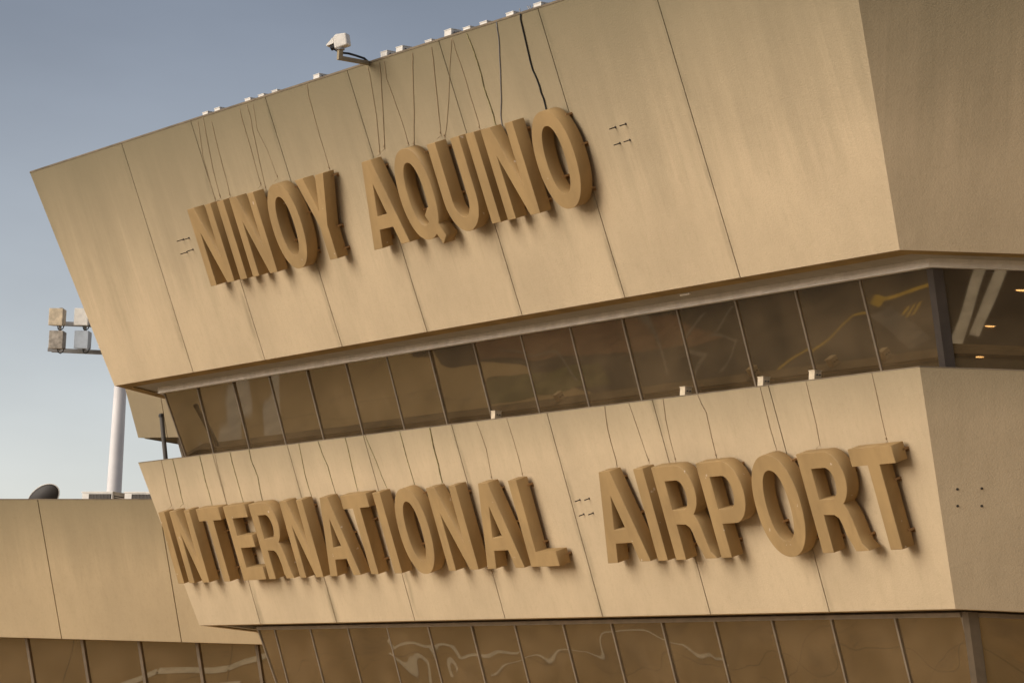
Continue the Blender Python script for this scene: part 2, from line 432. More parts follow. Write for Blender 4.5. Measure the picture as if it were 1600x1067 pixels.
def band(CL, z0, y0, z1, y1, joints, mat, thick):
    """an outward leaning wall of separate precast panels: front, right side, left side"""
    G = 0.015
    def yz(z): return y0 + (y1 - y0) * (z - z0) / (z1 - z0)
    xs = sorted(joints)
    # front
    edges = [None] + xs + [None]
    for i in range(len(edges) - 1):
        a, b = edges[i], edges[i + 1]
        o0 = CL(y0, z0) if a is None else Vector((a + G, y0, z0)); o3 = CL(y1, z1) if a is None else Vector((a + G, y1, z1))
        o1 = cornR(y0, z0) if b is None else Vector((b - G, y0, z0)); o2 = cornR(y1, z1) if b is None else Vector((b - G, y1, z1))
        def inn(p, left, right):
            if left: return Vector((p.x + thick * 0.469, p.y + thick, p.z))
            if right: return Vector((p.x - thick * HX, p.y + thick, p.z))
            return Vector((p.x, p.y + thick, p.z))
        outer = [o0, o1, o2, o3]
        inner = [inn(o0, a is None, 0), inn(o1, 0, b is None), inn(o2, 0, b is None), inn(o3, a is None, 0)]
        mb = MB(); mb.prism(outer, inner)
        rel(mb.build('wall_panel', mat, terminal))
    # sides
    for c0, c1, D, hx in ((cornR(y0, z0), cornR(y1, z1), RDIR, -HX), (CL(y0, z0), CL(y1, z1), LDIR, 0.469)):
        nin = Vector((-D.y, D.x, 0)) if D.x > 0 else Vector((D.y, -D.x, 0))
        cuts = [0, 8.5, 17, SIDE]
        for i in range(3):
            s0, s1 = cuts[i] + (G if i else 0), cuts[i + 1] - G
            outer = [c0 + D * s0, c0 + D * s1, c1 + D * s1, c1 + D * s0]
            inner = []
            for q, p in enumerate(outer):
                if i == 0 and q in (0, 3): inner.append(Vector((p.x + thick * hx, p.y + thick, p.z)))
                else: inner.append(p + nin * thick)
            mb = MB(); mb.prism(outer, inner)
            rel(mb.build('wall_panel', mat, terminal))
    # dark sealant set back in the joints
    for x in xs:
        d = 0.028
        mb = MB()
        mb.prism([(x - G, y0 + d, z0 + .003), (x + G, y0 + d, z0 + .003), (x + G, y1 + d, z1 - .003), (x - G, y1 + d, z1 - .003)],
                 [(x - G, y0 + thick * .9, z0 + .003), (x + G, y0 + thick * .9, z0 + .003), (x + G, y1 + thick * .9, z1 - .003), (x - G, y1 + thick * .9, z1 - .003)])
        rel(mb.build('joint_seal', M_SEAL, terminal))

JU = [-5.18, -9.42, -13.61, -17.885, -22.09, -26.26, -30.485]
JL = [k - 0.4535 for k in (-4.90, -9.135, -13.40, -17.66, -21.99, -26.09, -30.44)]
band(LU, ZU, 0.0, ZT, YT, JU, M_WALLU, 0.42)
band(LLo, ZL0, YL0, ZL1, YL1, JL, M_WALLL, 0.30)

def ring(name, mat, pts_outer, pts_inner, z0, z1):
    """flat slab strip between two open plan loops (left back, left, right, right back)"""
    mb = MB()
    for i in range(len(pts_outer) - 1):
        a, b, c, d = pts_outer[i], pts_outer[i + 1], pts_inner[i + 1], pts_inner[i]
        mb.prism([(p.x, p.y, z1) for p in (a, b, c, d)], [(p.x, p.y, z0) for p in (a, b, c, d)])
    return rel(mb.build(name, mat, terminal))

def loop(CL, y, side=SIDE):
    l, r = CL(y, 0), cornR(y, 0)
    return [l + LDIR * side, l, r, r + RDIR * side]
def slab(name, mat, CL, y, z0, z1, side=SIDE):
    mb = MB(); L = loop(CL, y, side)
    mb.prism([(p.x, p.y, z1) for p in L], [(p.x, p.y, z0) for p in L])
    return rel(mb.build(name, mat, terminal))

slab('roof', M_ROOF, LU, YT + 0.50, 19.25, 19.45)
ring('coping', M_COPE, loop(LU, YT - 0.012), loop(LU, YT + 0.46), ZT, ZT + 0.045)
ring('soffit', M_SOFFIT, loop(LU, 0.43), loop(LWu, 1.20), ZU + 0.035, ZU + 0.10)
ring('soffit', M_SOFSHADE, loop(LU, 0.06), loop(LU, 0.425), ZU - 0.006, ZU - 0.001)
ring('soffit', M_SOFFIT, loop(LLo, YL0 + 0.31), loop(LLo, 3.16), ZL0 + 0.03, ZL0 + 0.10)
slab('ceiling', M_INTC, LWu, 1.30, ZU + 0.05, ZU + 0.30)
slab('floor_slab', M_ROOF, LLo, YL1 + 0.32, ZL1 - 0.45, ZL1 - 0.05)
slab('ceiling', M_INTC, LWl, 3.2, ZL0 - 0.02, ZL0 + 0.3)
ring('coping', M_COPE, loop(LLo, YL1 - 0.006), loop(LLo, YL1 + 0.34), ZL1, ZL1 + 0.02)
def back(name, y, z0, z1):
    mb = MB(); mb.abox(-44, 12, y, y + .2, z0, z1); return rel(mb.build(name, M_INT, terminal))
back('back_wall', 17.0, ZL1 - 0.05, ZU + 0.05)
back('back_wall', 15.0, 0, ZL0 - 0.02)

for k in range(9):
    mb = MB(); mb.tube([(-33.0 + 4.25 * k, 4.0, ZL1 - .05), (-33.0 + 4.25 * k, 4.0, ZU + .05)], .28, 20); rel(mb.build('column', M_INTC, terminal, smooth=True))
mb = MB(); mb.tube([(p.x, p.y, ZL1 + .62) for p in loop(LWu, 2.5, 20)], .035, 8); rel(mb.build('handrail', M_TRIM, terminal))

# ------------------------------------------------------------------ glazing bands
def glazing(CL, z1, y1, z0, xs, headtrim, gmat):
    """outward leaning window band; every window = frame + pane"""
    y0 = y1 + TM * (z1 - z0)
    nrm = Vector((0, -1, -TM)).normalized()
    up = Vector((0, -TM, 1)).normalized()
    def face(a0, a1, b1, b0, out, first=False):
        """a0 bottom left .. world points of one window opening on the glass plane"""
        ex = (a1 - a0).normalized()
        mb = MB()
        t, dp = 0.028, 0.03
        for p, q in ((a0, b0),):
            mb.prism([p - ex * t + out * dp, p + ex * t + out * dp, q + ex * t + out * dp, q - ex * t + out * dp],
                     [p - ex * t - out * dp, p + ex * t - out * dp, q + ex * t - out * dp, q - ex * t - out * dp])
        for p, q, r in ((a0, a1, 0.06), (b0, b1, -0.09)):
            v = (b0 - a0).normalized() * r
            mb.prism([p + ex * t + out * .03, q - ex * t + out * .03, q - ex * t + v + out * .03, p + ex * t + v + out * .03],
                     [p + ex * t - out * .03, q - ex * t - out * .03, q - ex * t + v - out * .03, p + ex * t + v - out * .03])
        f = rel(mb.build('window', M_FRAME, terminal))
        mb = MB()
        tl = [out * random.uniform(-.010, .010) for _ in range(3)]; tl.append(tl[0] + tl[2] - tl[1])   # each pane sits a hair out of true
        q4 = [p + t_ for p, t_ in zip((a0, a1, b1, b0), tl)]
        mb.prism([p + out * .004 for p in q4], [p - out * .004 for p in q4])
        pn = mb.build('pane', gmat, f)
        rel(pn)
    E = [None] + sorted(xs) + [None]
    for i in range(len(E) - 1):
        a, b = E[i], E[i + 1]
        a0 = CL(y0, z0) if a is None else Vector((a, y0, z0)); b0 = CL(y1, z1) if a is None else Vector((a, y1, z1))
        a1 = (cornR(y0, z0) - Vector((.14, 0, 0))) if b is None else Vector((b, y0, z0)); b1 = (cornR(y1, z1) - Vector((.14, 0, 0))) if b is None else Vector((b, y1, z1))
        face(a0, a1, b1, b0, nrm)
    for c0, c1, D in ((cornR(y0, z0), cornR(y1, z1), RDIR), (CL(y0, z0), CL(y1, z1), LDIR)):
        out = ((c1 - c0).cross(D)).normalized()
        if out.z > 0: out = -out
        s = 0.14
        while s < SIDE - 2.2:
            face(c0 + D * s, c0 + D * (s + 2.9), c1 + D * (s + 2.9), c1 + D * s, out)
            s += 2.9
    # right corner post
    mb = MB()
    pts = []
    for p in (cornR(y0, z0), cornR(y1, z1)):
        pts.append([p + Vector((-.16, -.05, 0)), p + Vector((HX * .05, -.05, 0)), p + RDIR * .16 + Vector((RDIR.y, -RDIR.x, 0)) * .05, p + RDIR * .16 - Vector((RDIR.y, -RDIR.x, 0)) * .10, p + Vector((-.16, .10, 0))])
    mb.prism(pts[1], pts[0])
    rel(mb.build('corner_post', M_DARKB if headtrim else M_POST, terminal))
    if headtrim:
        yo = y1 - 0.13
        ring('head_rail', M_TRIM, loop(CL, yo), loop(CL, y1 - 0.02), z1 - 0.13, z1 + 0.035)
M_POST = simple('bronze_post', (0.11, 0.08, 0.05), 0.5)
M_DARKB = simple('dark_bronze', (0.05, 0.038, 0.03), 0.5)
MU = [-2.97, -5.12, -7.24, -9.40, -11.55, -13.70, -15.83, -17.98, -20.09, -22.2, -24.34, -26.47, -28.6, -30.75, -32.95]
glazing(LWu, ZU, 1.25, ZL1 - 0.05, MU, True, M_GLASS)
ML = [-1.81, -3.93, -6.06, -8.14, -10.26, -12.32, -14.39, -16.45, -18.61, -20.65, -22.77, -24.87, -26.98, -29.08, -31.16]
glazing(LWl, ZL0 - 0.02, 3.08, 3.2, ML, False, M_GLASSL)
y32 = 3.08 + TM * (ZL0 - 0.02 - 3.2)
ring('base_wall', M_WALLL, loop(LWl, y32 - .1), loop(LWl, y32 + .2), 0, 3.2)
slab('floor_slab', M_ROOF, LWl, y32 + .2, 2.9, 3.15)

# ------------------------------------------------------------------ low wing on the left
WB = math.radians(27.857)
WD = Vector((math.cos(WB), math.sin(WB), 0)); WN = Vector((math.sin(WB), -math.cos(WB), 0))   # along, outward
TW = 0.3762
wing = empty('terminal_wing', (-46, -3, 0))
tag(wing, 'low beige wing with leaning wall running left behind the main terminal', 'building')
WK = 1.06
WE = CAMPOS + (Vector((-32.08, 3.23, 7.126)) - CAMPOS) * WK                           # right end of its lower edge
ZW0 = WE.z
ZW1 = 4.5 + (10.86 - 4.5) * WK
def wp(s, z): return WE + WD * s + WN * (TW * (z - ZW0)) + Vector((0, 0, z - WE.z))
ws = [2.4] + [k * WK for k in (-2.72, -6.89, -11.1, -15.3, -19.5, -23.7, -28, -32.2)]
for a, b in zip(ws, ws[1:]):
    g_ = .016
    outer = [wp(b + g_, ZW0), wp(a - g_, ZW0), wp(a - g_, ZW1), wp(b + g_, ZW1)]
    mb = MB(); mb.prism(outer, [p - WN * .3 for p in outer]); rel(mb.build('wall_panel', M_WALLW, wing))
for s in ws[1:-1]:
    mb = MB()
    o = [wp(s - .011, ZW0 + .003), wp(s + .011, ZW0 + .003), wp(s + .011, ZW1 - .003), wp(s - .011, ZW1 - .003)]
    mb.prism([p - WN * .028 for p in o], [p - WN * .25 for p in o])
    rel(mb.build('joint_seal', M_SEAL, wing))
def wflat(name, mat, s0, s1, n0, n1, z0, z1, parent=wing):
    """box along the wing: n = metres in front (+) of the lower wall edge"""
    mb = MB()
    q = [WE + WD * s0 + WN * n0, WE + WD * s1 + WN * n0, WE + WD * s1 + WN * n1, WE + WD * s0 + WN * n1]
    mb.prism([(p.x, p.y, z1) for p in q], [(p.x, p.y, z0) for p in q]); return rel(mb.build(name, mat, parent))
ntop = TW * (ZW1 - ZW0)
wflat('roof', M_ROOF, -34, 2.4, ntop - .3, -9, ZW1 - .45, ZW1 - .25)
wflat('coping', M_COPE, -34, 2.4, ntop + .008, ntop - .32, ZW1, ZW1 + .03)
wflat('soffit', M_SOFSHADE, -34, 2.4, -.31, -.62, ZW0 + .01, ZW0 + .08)
def wwin(s0, s1):
    def q(s, z): return WE + WD * s + WN * (-.58 - TM * (ZW0 - z)) + Vector((0, 0, z - WE.z))
    z0, z1 = 3.2, ZW0 + .02
    out = WN
    mb = MB()
    t = .05
    mb.prism([q(s0 - t, z0) + out * .06, q(s0 + t, z0) + out * .06, q(s0 + t, z1) + out * .06, q(s0 - t, z1) + out * .06],
             [q(s0 - t, z0) - out * .05, q(s0 + t, z0) - out * .05, q(s0 + t, z1) - out * .05, q(s0 - t, z1) - out * .05])
    f = rel(mb.build('window', M_FRAME, wing))
    mb = MB()
    mb.prism([q(s0, z0), q(s1, z0), q(s1, z1), q(s0, z1)], [p - out * .008 for p in (q(s0, z0), q(s1, z0), q(s1, z1), q(s0, z1))])
    rel(mb.build('pane', M_GLASS, f))
s = 1.5
while s > -30:
    wwin(s - 2.12, s); s -= 2.12
wflat('base_wall', M_WALLW, -32, .5, -1.9, -2.2, 0, 3.2)
wflat('floor_slab', M_ROOF, -32, .5, -2.2, -9, 2.9, 3.15)
wflat('back_wall', M_INT, -32, .5, -8.7, -9, 0, ZW1 - .45)
wflat('ceiling', M_INTC, -32, .3, -.7, -8.7, ZW0 + .08, ZW0 + .3)

# small upper block behind the left end of the ribbon window
uw = empty('upper_wing', (-42, 8, 0))
tag(uw, 'small beige leaning block showing behind the left end of the ribbon windows', 'building')
SK = 1.09
def sk(px, base): return hit(px, base, (WN.x, WN.y, -TW))
B0 = CAMPOS + (Vector((-36.15, 1.06, 12.70)) - CAMPOS) * SK
zb = B0.z; zt = zb + 2.6
def up_(s, z): return B0 + WD * s + WN * (TW * (z - zb)) + Vector((0, 0, z - zb))
hl = -0.13
def upl(s, z): return up_(s, z) + WD * (hl * (z - zb) if s == 0 else 0)
cj = (sk((262, 685), B0) - B0).dot(WD)
for a, b in ((0, cj - .011), (cj + .011, 6.0)):
    o = [upl(a, zb), up_(b, zb), up_(b, zt), upl(a, zt)]
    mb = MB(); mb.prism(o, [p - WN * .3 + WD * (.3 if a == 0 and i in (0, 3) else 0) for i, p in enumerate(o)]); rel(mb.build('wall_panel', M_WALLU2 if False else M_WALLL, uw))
o = [up_(cj - .011, zb + .003), up_(cj + .011, zb + .003), up_(cj + .011, zt), up_(cj - .011, zt)]
mb = MB(); mb.prism([p - WN * .028 for p in o], [p - WN * .25 for p in o]); rel(mb.build('joint_seal', M_SEAL, uw))
# its left return wall, roof, soffit and glazing below
BK = -WN * 7
o = [upl(0, zb), upl(0, zt), upl(0, zt) + BK, upl(0, zb) + BK]
mb = MB(); mb.prism([p + WD * .31 for p in o], o); 
o2 = [p - WN * .31 for p in o[:2]] + o[2:]
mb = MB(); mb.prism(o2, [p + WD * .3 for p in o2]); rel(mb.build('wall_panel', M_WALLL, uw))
def ubox(name, mat, s0, s1, n0, n1, z0, z1, cut=0.0):
    mb = MB(); q = [B0 + WD * s0 + WN * n0, B0 + WD * s1 + WN * n0, B0 + WD * s1 + WN * n1, B0 + WD * s0 + WN * n1]
    mb.prism([(p.x, p.y, z1) for p in q], [(p.x, p.y, z0) for p in q]); return rel(mb.build(name, mat, uw))
ubox('soffit', M_SOFSHADE, .32, 6, -.31, -7, zb + .005, zb + .06)
ubox('roof', M_ROOF, .0, 6, .5, -7, zt - .3, zt - .1)
e0 = (sk((264.5, 690), B0) - B0).dot(WD)
def uq(s, z): return B0 + WD * (s - .16 * (z - zb)) + WN * (-.45 + TM * (z - zb)) + Vector((0, 0, z - zb))
o = [uq(e0, zb - 3), uq(6, zb - 3), uq(6, zb), uq(e0, zb)]
mb = MB()
for ss in (e0, e0 + 1.4, e0 + 2.8):
    mb.prism([uq(ss, zb - 3) + WN * .05, uq(ss + .08, zb - 3) + WN * .05, uq(ss + .08, zb) + WN * .05, uq(ss, zb) + WN * .05],
             [uq(ss, zb - 3) - WN * .05, uq(ss + .08, zb - 3) - WN * .05, uq(ss + .08, zb) - WN * .05, uq(ss, zb) - WN * .05])
fw = rel(mb.build('window', M_FRAME, uw))
mb = MB(); mb.prism(o, [p - WN * .008 for p in o]); rel(mb.build('pane', M_GLASS, fw))
mb = MB(); o = [uq(e0 + .02, zb - 3), uq(e0 + .02, zb), uq(e0 + .02, zb) - WN * 6, uq(e0 + .02, zb - 3) - WN * 6]
mb.prism([p + WD * .1 - WN * .06 for p in o], [p - WN * .06 for p in o]); rel(mb.build('side_wall', M_DARKB, uw))

# ------------------------------------------------------------------ letters
H = 2.01
def arc(cx, cy, rx, ry, a0, a1, n=14):
    return [(cx + rx * math.cos(math.radians(a0 + (a1 - a0) * i / n)), cy + ry * math.sin(math.radians(a0 + (a1 - a0) * i / n))) for i in range(n + 1)]
def oval(cx, cy, rx, ry, e=2.18, n=56):
    out = []
    for i in range(n):
        a = 2 * math.pi * i / n
        c, s_ = math.cos(a), math.sin(a)
        out.append((cx + rx * math.copysign(abs(c) ** (2 / e), c), cy + ry * math.copysign(abs(s_) ** (2 / e), s_)))
    return out
def glyph(ch, W):
    """(loops, bracket spots, extra loops set 3 mm proud)"""
    if ch == 'I': return [[(0, 0), (0, H), (.37, H), (.37, 0)]], [(.27, .25), (.27, 1.72)], []
    if ch == 'N':
        return [[(0, 0), (0, H), (.39, H), (W - .33, .62), (W - .33, H), (W, H), (W, 0), (W - .39, 0), (.33, H - .62), (.33, 0)]], \
               [(.18, .2), (.18, 1.8), (W - .07, .22), (W - .07, 1.78)], []
    if ch == 'O' or ch == 'Q':
        l = [oval(W / 2, H / 2, W / 2, H / 2 + .045), oval(W / 2, H / 2, W / 2 - .375, H / 2 - .275)]
        ex = [[(W * .56, .50), (W * .56 + .20, .66), (W * .98 + .02, -.02), (W * .98 - .20, -.20)]] if ch == 'Q' else []
        return l, [(.06, 1.0), (.40, .62), (W - .05, 1.18), (W - .27, .25), (W - .3, 1.84)], ex
    if ch == 'U':
        o = [(0, H), (0, .70)] + arc(W / 2, .70, W / 2, .745, 180, 360)[1:-1] + [(W, .70), (W, H), (W - .37, H), (W - .37, .70)]
        o += arc(W / 2, .70, W / 2 - .37, .42, 360, 180)[1:-1] + [(.37, .70), (.37, H)]
        return [o], [(.30, 1.85), (.30, .8), (W - .05, 1.85), (W - .05, .8)], []
    if ch == 'Y':
        c = W / 2
        return [[(0, H), (.42, H), (c, 1.17), (W - .42, H), (W, H), (c + .185, .80), (c + .185, 0), (c - .185, 0), (c - .185, .80)]], \
               [(.25, 1.8), (W - .06, 1.9), (c + .17, .72), (c + .16, .18)], []
    if ch == 'A':
        f = W / 1.65
        P = [(0, 0), (.62, H), (1.04, H), (1.65, 0), (1.26, 0), (1.135, .42), (.515, .42), (.39, 0)]
        Q = [(.605, .73), (1.045, .73), (.825, 1.46)]
        return [[(x * f, y) for x, y in P], [(x * f, y) for x, y in Q]], [(1.02 * f, 1.8), (.3 * f, .2), (1.45 * f, .3), (1.28 * f, 1.0)], []
    if ch == 'T':
        c = W / 2
        return [[(0, H), (W, H), (W, H - .34), (c + .185, H - .34), (c + .185, 0), (c - .185, 0), (c - .185, H - .34), (0, H - .34)]], \
               [(.12, 1.84), (W - .05, 1.86), (c + .16, .3), (c + .16, 1.3)], []
    if ch == 'E':
        return [[(0, 0), (0, H), (W - .03, H), (W - .03, H - .34), (.37, H - .34), (.37, 1.20), (W - .09, 1.20), (W - .09, .87), (.37, .87), (.37, .34), (W, .34), (W, 0)]], \
               [(.30, 1.45), (.30, .6), (W - .1, 1.85), (W - .1, .16)], []
    if ch == 'L':
        return [[(0, 0), (0, H), (.37, H), (.37, .34), (W, .34), (W, 0)]], [(.34, 1.82), (.34, .5), (W - .04, .2), (.1, .2)], []
    if ch == 'P':
        o = [(0, 0), (0, H), (.86, H)] + arc(.86, 1.36, W - .86, .65, 90, -90)[1:] + [(.37, .71), (.37, 0)]
        i = [(.37, 1.02), (.37, 1.70), (.80, 1.70)] + arc(.80, 1.36, .25, .34, 90, -90)[1:]
        return [o, i], [(.3, .3), (.2, 1.8), (1.1, 1.85), (W - .08, 1.3)], []
    if ch == 'R':
        o = [(0, 0), (0, H), (.86, H)] + arc(.86, 1.45, .53, .56, 90, -62)[1:] + [(1.20, .80), (1.26, .62), (1.31, .34), (1.36, .14), (W, 0), (W - .43, 0), (W - .49, .14), (.93, .34), (.885, .56), (.83, .68), (.72, .745), (.37, .76), (.37, 0)]
        i = [(.37, 1.07), (.37, 1.69), (.79, 1.69)] + arc(.79, 1.38, .24, .31, 90, -90)[1:]
        return [o, i], [(.28, .25), (.2, 1.8), (1.25, 1.55), (W - .24, .26)], []

def extrude_loops(loops, w0, w1, name):
    cu = bpy.data.curves.new(name, 'CURVE'); cu.dimensions = '2D'; cu.fill_mode = 'BOTH'
    cu.extrude = (w1 - w0) / 2
    for lp in loops:
        sp = cu.splines.new('POLY'); sp.points.add(len(lp) - 1)
        for q, (x, y) in zip(sp.points, lp): q.co = (x, y, 0, 1)
        sp.use_cyclic_u = True
    ob = bpy.data.objects.new(name, cu)
    COL.objects.link(ob)
    dg = bpy.context.evaluated_depsgraph_get()
    me = bpy.data.meshes.new_from_object(ob.evaluated_get(dg))
    bpy.data.objects.remove(ob); bpy.data.curves.remove(cu)
    me.transform(Matrix.Translation((0, 0, (w0 + w1) / 2)))
    return me

GAP, FRONT = 0.10, 0.40
CLP = Vector((-0.4535, 0.8812, 11.9537))
def letter(ch, upper, x0, W, label, group, drop=0.0):
    t = TU if upper else TL
    P = Vector((0, 0, ZU)) if upper else CLP
    tb = (2.12 if upper else -3.35) - drop
    ed = Vector((0, -t, 1)).normalized(); en = Vector((0, -1, -t)).normalized(); ex = Vector((1, 0, 0))
    mw = Matrix((ex, ed, en)).transposed().to_4x4()
    mw.translation = P + ex * x0 + ed * tb
    # tiny individual misalignment, as on the real sign
    mw = mw @ Matrix.Rotation(math.radians(random.uniform(-.35, .35)), 4, 'Z')
    e = empty('sign_letter', mat=mw)
    tag(e, label, 'letter', group)
    loops, spots, extra = glyph(ch, W)
    me = extrude_loops(loops, GAP, FRONT, 'letter_body')
    if extra:
        me2 = extrude_loops(extra, GAP, FRONT + .003, 'x')
        bm = bmesh.new(); bm.from_mesh(me); bm.from_mesh(me2); bm.to_mesh(me); bm.free(); bpy.data.meshes.remove(me2)
    bm = bmesh.new(); bm.from_mesh(me)
    bmesh.ops.remove_doubles(bm, verts=bm.verts, dist=1e-5)
    bmesh.ops.recalc_face_normals(bm, faces=bm.faces); bm.to_mesh(me); bm.free()
    b = bpy.data.objects.new('letter_body', me); COL.objects.link(b); b.parent = e
    me.materials.clear(); me.materials.append(M_LETTER)
    if len(extra) == 0:
        bv = b.modifiers.new('bevel', 'BEVEL'); bv.width = .007; bv.segments = 1; bv.limit_method = 'ANGLE'; bv.angle_limit = math.radians(50)
    for (sx, sy) in spots:
        mb = MB()
        mb.abox(sx - .05, sx + .05, sy - .02, sy + .02, .0, GAP + .06)
        mb.abox(sx - .05, sx + .05, sy - .075, sy - .0205, .0, .012)
        k = mb.build('mounting_bracket', M_BRACKET, e)
    return e
GU, GL = 'letters of the upper row', 'letters of the lower row'
for a in [
    ('N', -27.13, 1.36, 'brown raised letter N that starts the upper row'),
    ('I', -25.42, .37, 'brown raised letter I between the two Ns of the upper left word'),
    ('N', -24.72, 1.33, 'brown raised letter N right before the O of the upper left word'),
    ('O', -22.95, 1.50, 'brown raised round letter O just before the Y'),
    ('Y', -21.16, 1.46, 'brown raised letter Y, the only one on the wall'),
    ('A', -18.42, 1.70, 'brown raised letter A just before the Q'),
    ('Q', -16.55, 1.50, 'brown raised round letter Q with a short tail'),
    ('U', -14.74, 1.42, 'brown raised letter U right after the Q'),
    ('I', -13.02, .37, 'brown raised letter I standing right after the U'),
    ('N', -12.35, 1.34, 'brown raised letter N before the last O of the upper row'),
    ('O', -10.55, 1.50, 'brown raised round letter O that ends the upper row')]:
    letter(a[0], True, a[1], a[2], a[3], GU)
for a in [
    ('I', -33.92, .36, 'brown raised letter I that starts the lower row at the wall edge'),
    ('N', -33.23, 1.26, 'brown raised letter N, second letter of the lower row'),
    ('T', -31.55, 1.36, 'brown raised letter T just before the E'),
    ('E', -29.87, 1.31, 'brown raised letter E with three bars'),
    ('R', -28.37, 1.42, 'brown raised letter R just after the E'),
    ('N', -26.61, 1.27, 'brown raised letter N between the R and the first A of the lower row'),
    ('A', -24.96, 1.62, 'brown raised letter A between an N and a T in the lower row'),
    ('T', -23.28, 1.36, 'brown raised letter T between an A and an I in the lower row'),
    ('I', -21.59, .35, 'brown raised letter I just before the first O of the lower row'),
    ('O', -20.80, 1.48, 'brown raised round letter O in the middle of the lower left word'),
    ('N', -18.94, 1.39, 'brown raised letter N right after the first O of the lower row'),
    ('A', -17.14, 1.66, 'brown raised letter A just before the L'),
    ('L', -15.18, 1.22, 'brown raised letter L with a free standing foot'),
    ('A', -11.95, 1.70, 'brown raised letter A that starts the lower right word'),
    ('I', -9.95, .33, 'brown raised letter I between the A and R of the lower right word'),
    ('R', -9.26, 1.53, 'brown raised letter R just before the P'),
    ('P', -7.57, 1.43, 'brown raised letter P, the only one on the wall'),
    ('O', -5.87, 1.55, 'brown raised round letter O right after the P'),
    ('R', -4.03, 1.53, 'brown raised letter R just before the last T'),
    ('T', -2.33, 1.38, 'brown raised letter T at the right end of the lower row')]:
    letter(a[0], False, a[1], a[2], a[3], GL)

# ------------------------------------------------------------------ cables down the walls
NU_ = Vector((0, -1, -TU)).normalized(); NL_ = Vector((0, -1, -TL)).normalized()
M_CBROWN = simple('brown_cable', (0.40, 0.295, 0.18), 0.8)
M_CGREEN = simple('mossy_cable', (0.30, 0.255, 0.12), 0.9, var=0.4, scale=8)
M_CGREY = simple('grey_cable', (0.20, 0.20, 0.22), 0.7)
def cable(pts, upper, r, mat, label, tip=True):
    r *= .62
    P, n = (Vector((0, 0, ZU)), NU_) if upper else (CLP, NL_)
    w_ = [hit(p, P + n * (r + .004), n) for p in pts]
    # resample with a little wander so that it does not hang ruler straight
    ps = []
    for i in range(len(w_) - 1):
        k = max(2, int((w_[i + 1] - w_[i]).length / .35))
        for j in range(k): ps.append(w_[i].lerp(w_[i + 1], j / k))
    ps.append(w_[-1])
    wv = 0.0
    for i in range(1, len(ps) - 1):
        wv = wv * .6 + random.uniform(-.022, .022); ps[i] = ps[i] + Vector((wv, 0, 0))
    e = n * .09
    ps.append(ps[-1] + Vector((0.0, 0, -.05)) + e)
    mb = MB(); mb.tube(ps, r, 6)
    if tip:
        a = ps[-2] + n * .02; mb.tube([a + Vector((0, 0, .22)), a + Vector((0, 0, .05))], max(.02, r * 2.0), 6)
    o = mb.build('cable', mat, smooth=True)
    c = Vector(ps[-1]); o.data.transform(Matrix.Translation(-c)); o.location = c
    tag(o, label, 'cable', 'cables down the upper wall' if upper else 'cables down the lower wall')
B_, G_, Y_ = M_CBROWN, M_CGREEN, M_CGREY
for pts, r, mt_, lb in [
    ([(317, 184), (333.4, 266), (344.4, 309.7)], .011, B_, 'thin brown cable ending between the first N and the I of the upper row'),
    ([(309, 190), (317, 245), (336.5, 313)], .010, B_, 'thin brown cable close to the panel joint above the first N of the upper row'),
    ([(330, 190), (335.6, 213.5), (359.7, 307.5)], .011, B_, 'thin brown cable ending above the left corner of the second N of the upper row'),
    ([(374, 170), (379, 191.6), (389, 224), (407.8, 290)], .011, B_, 'thin brown cable ending at the right top of the second N of the upper row'),
    ([(385, 164), (391.4, 182), (399, 222), (415.4, 296.6)], .011, B_, 'thin brown cable ending between the second N and first O of the upper row'),
    ([(395, 162), (401.3, 202.5), (416.6, 233), (434, 279)], .008, B_, 'very faint brown cable ending above the left of the first upper O'),
    ([(479, 132), (482.2, 150), (493, 189), (515, 266)], .010, B_, 'thin brown cable ending on the right arm of the Y'),
    ([(574, 104), (577, 115.3), (586.9, 180), (593.6, 241)], .011, B_, 'left one of the two thin cables above the upper row A'),
    ([(592, 97), (594.5, 115), (598.1, 180), (601, 233)], .012, B_, 'right one of the two thin cables above the upper row A'),
    ([(600, 96), (603.7, 123.7), (623.4, 180), (638.6, 228)], .011, B_, 'slanting thin cable ending on the left top of the Q'),
    ([(644, 83), (644.5, 100), (645.9, 180), (647, 229)], .012, B_, 'straight thin cable ending on the right top of the Q'),
    ([(674, 74), (676.9, 90), (686.7, 180), (688.8, 212)], .012, B_, 'thin cable ending on the left arm of the U'),
    ([(705.5, 61), (704, 75), (699.4, 180), (694.8, 216)], .009, B_, 'faint cable crossing the panel joint above the U'),
    ([(706, 61), (711, 78), (727.5, 126.5), (743, 180), (749.7, 203)], .011, B_, 'thin cable ending above the I after the U'),
    ([(729, 53), (735, 66), (741, 82), (747, 98.4), (757, 138), (771, 180), (776, 200)], .019, G_, 'mossy green cable ending on the last N of the upper row'),
    ([(775.5, 35), (779, 58), (781, 84), (782.3, 180), (784.8, 197)], .017, Y_, 'bluish grey cable hanging straight to the last N of the upper row'),
    ([(813, 22), (815, 38), (826, 81.6), (832, 110), (842.8, 135), (849, 155), (853.5, 173)], .027, M_BLACK, 'thick black cable ending on the last O of the upper row')]:
    cable(pts, True, r, mt_, lb, tip=r < .015)
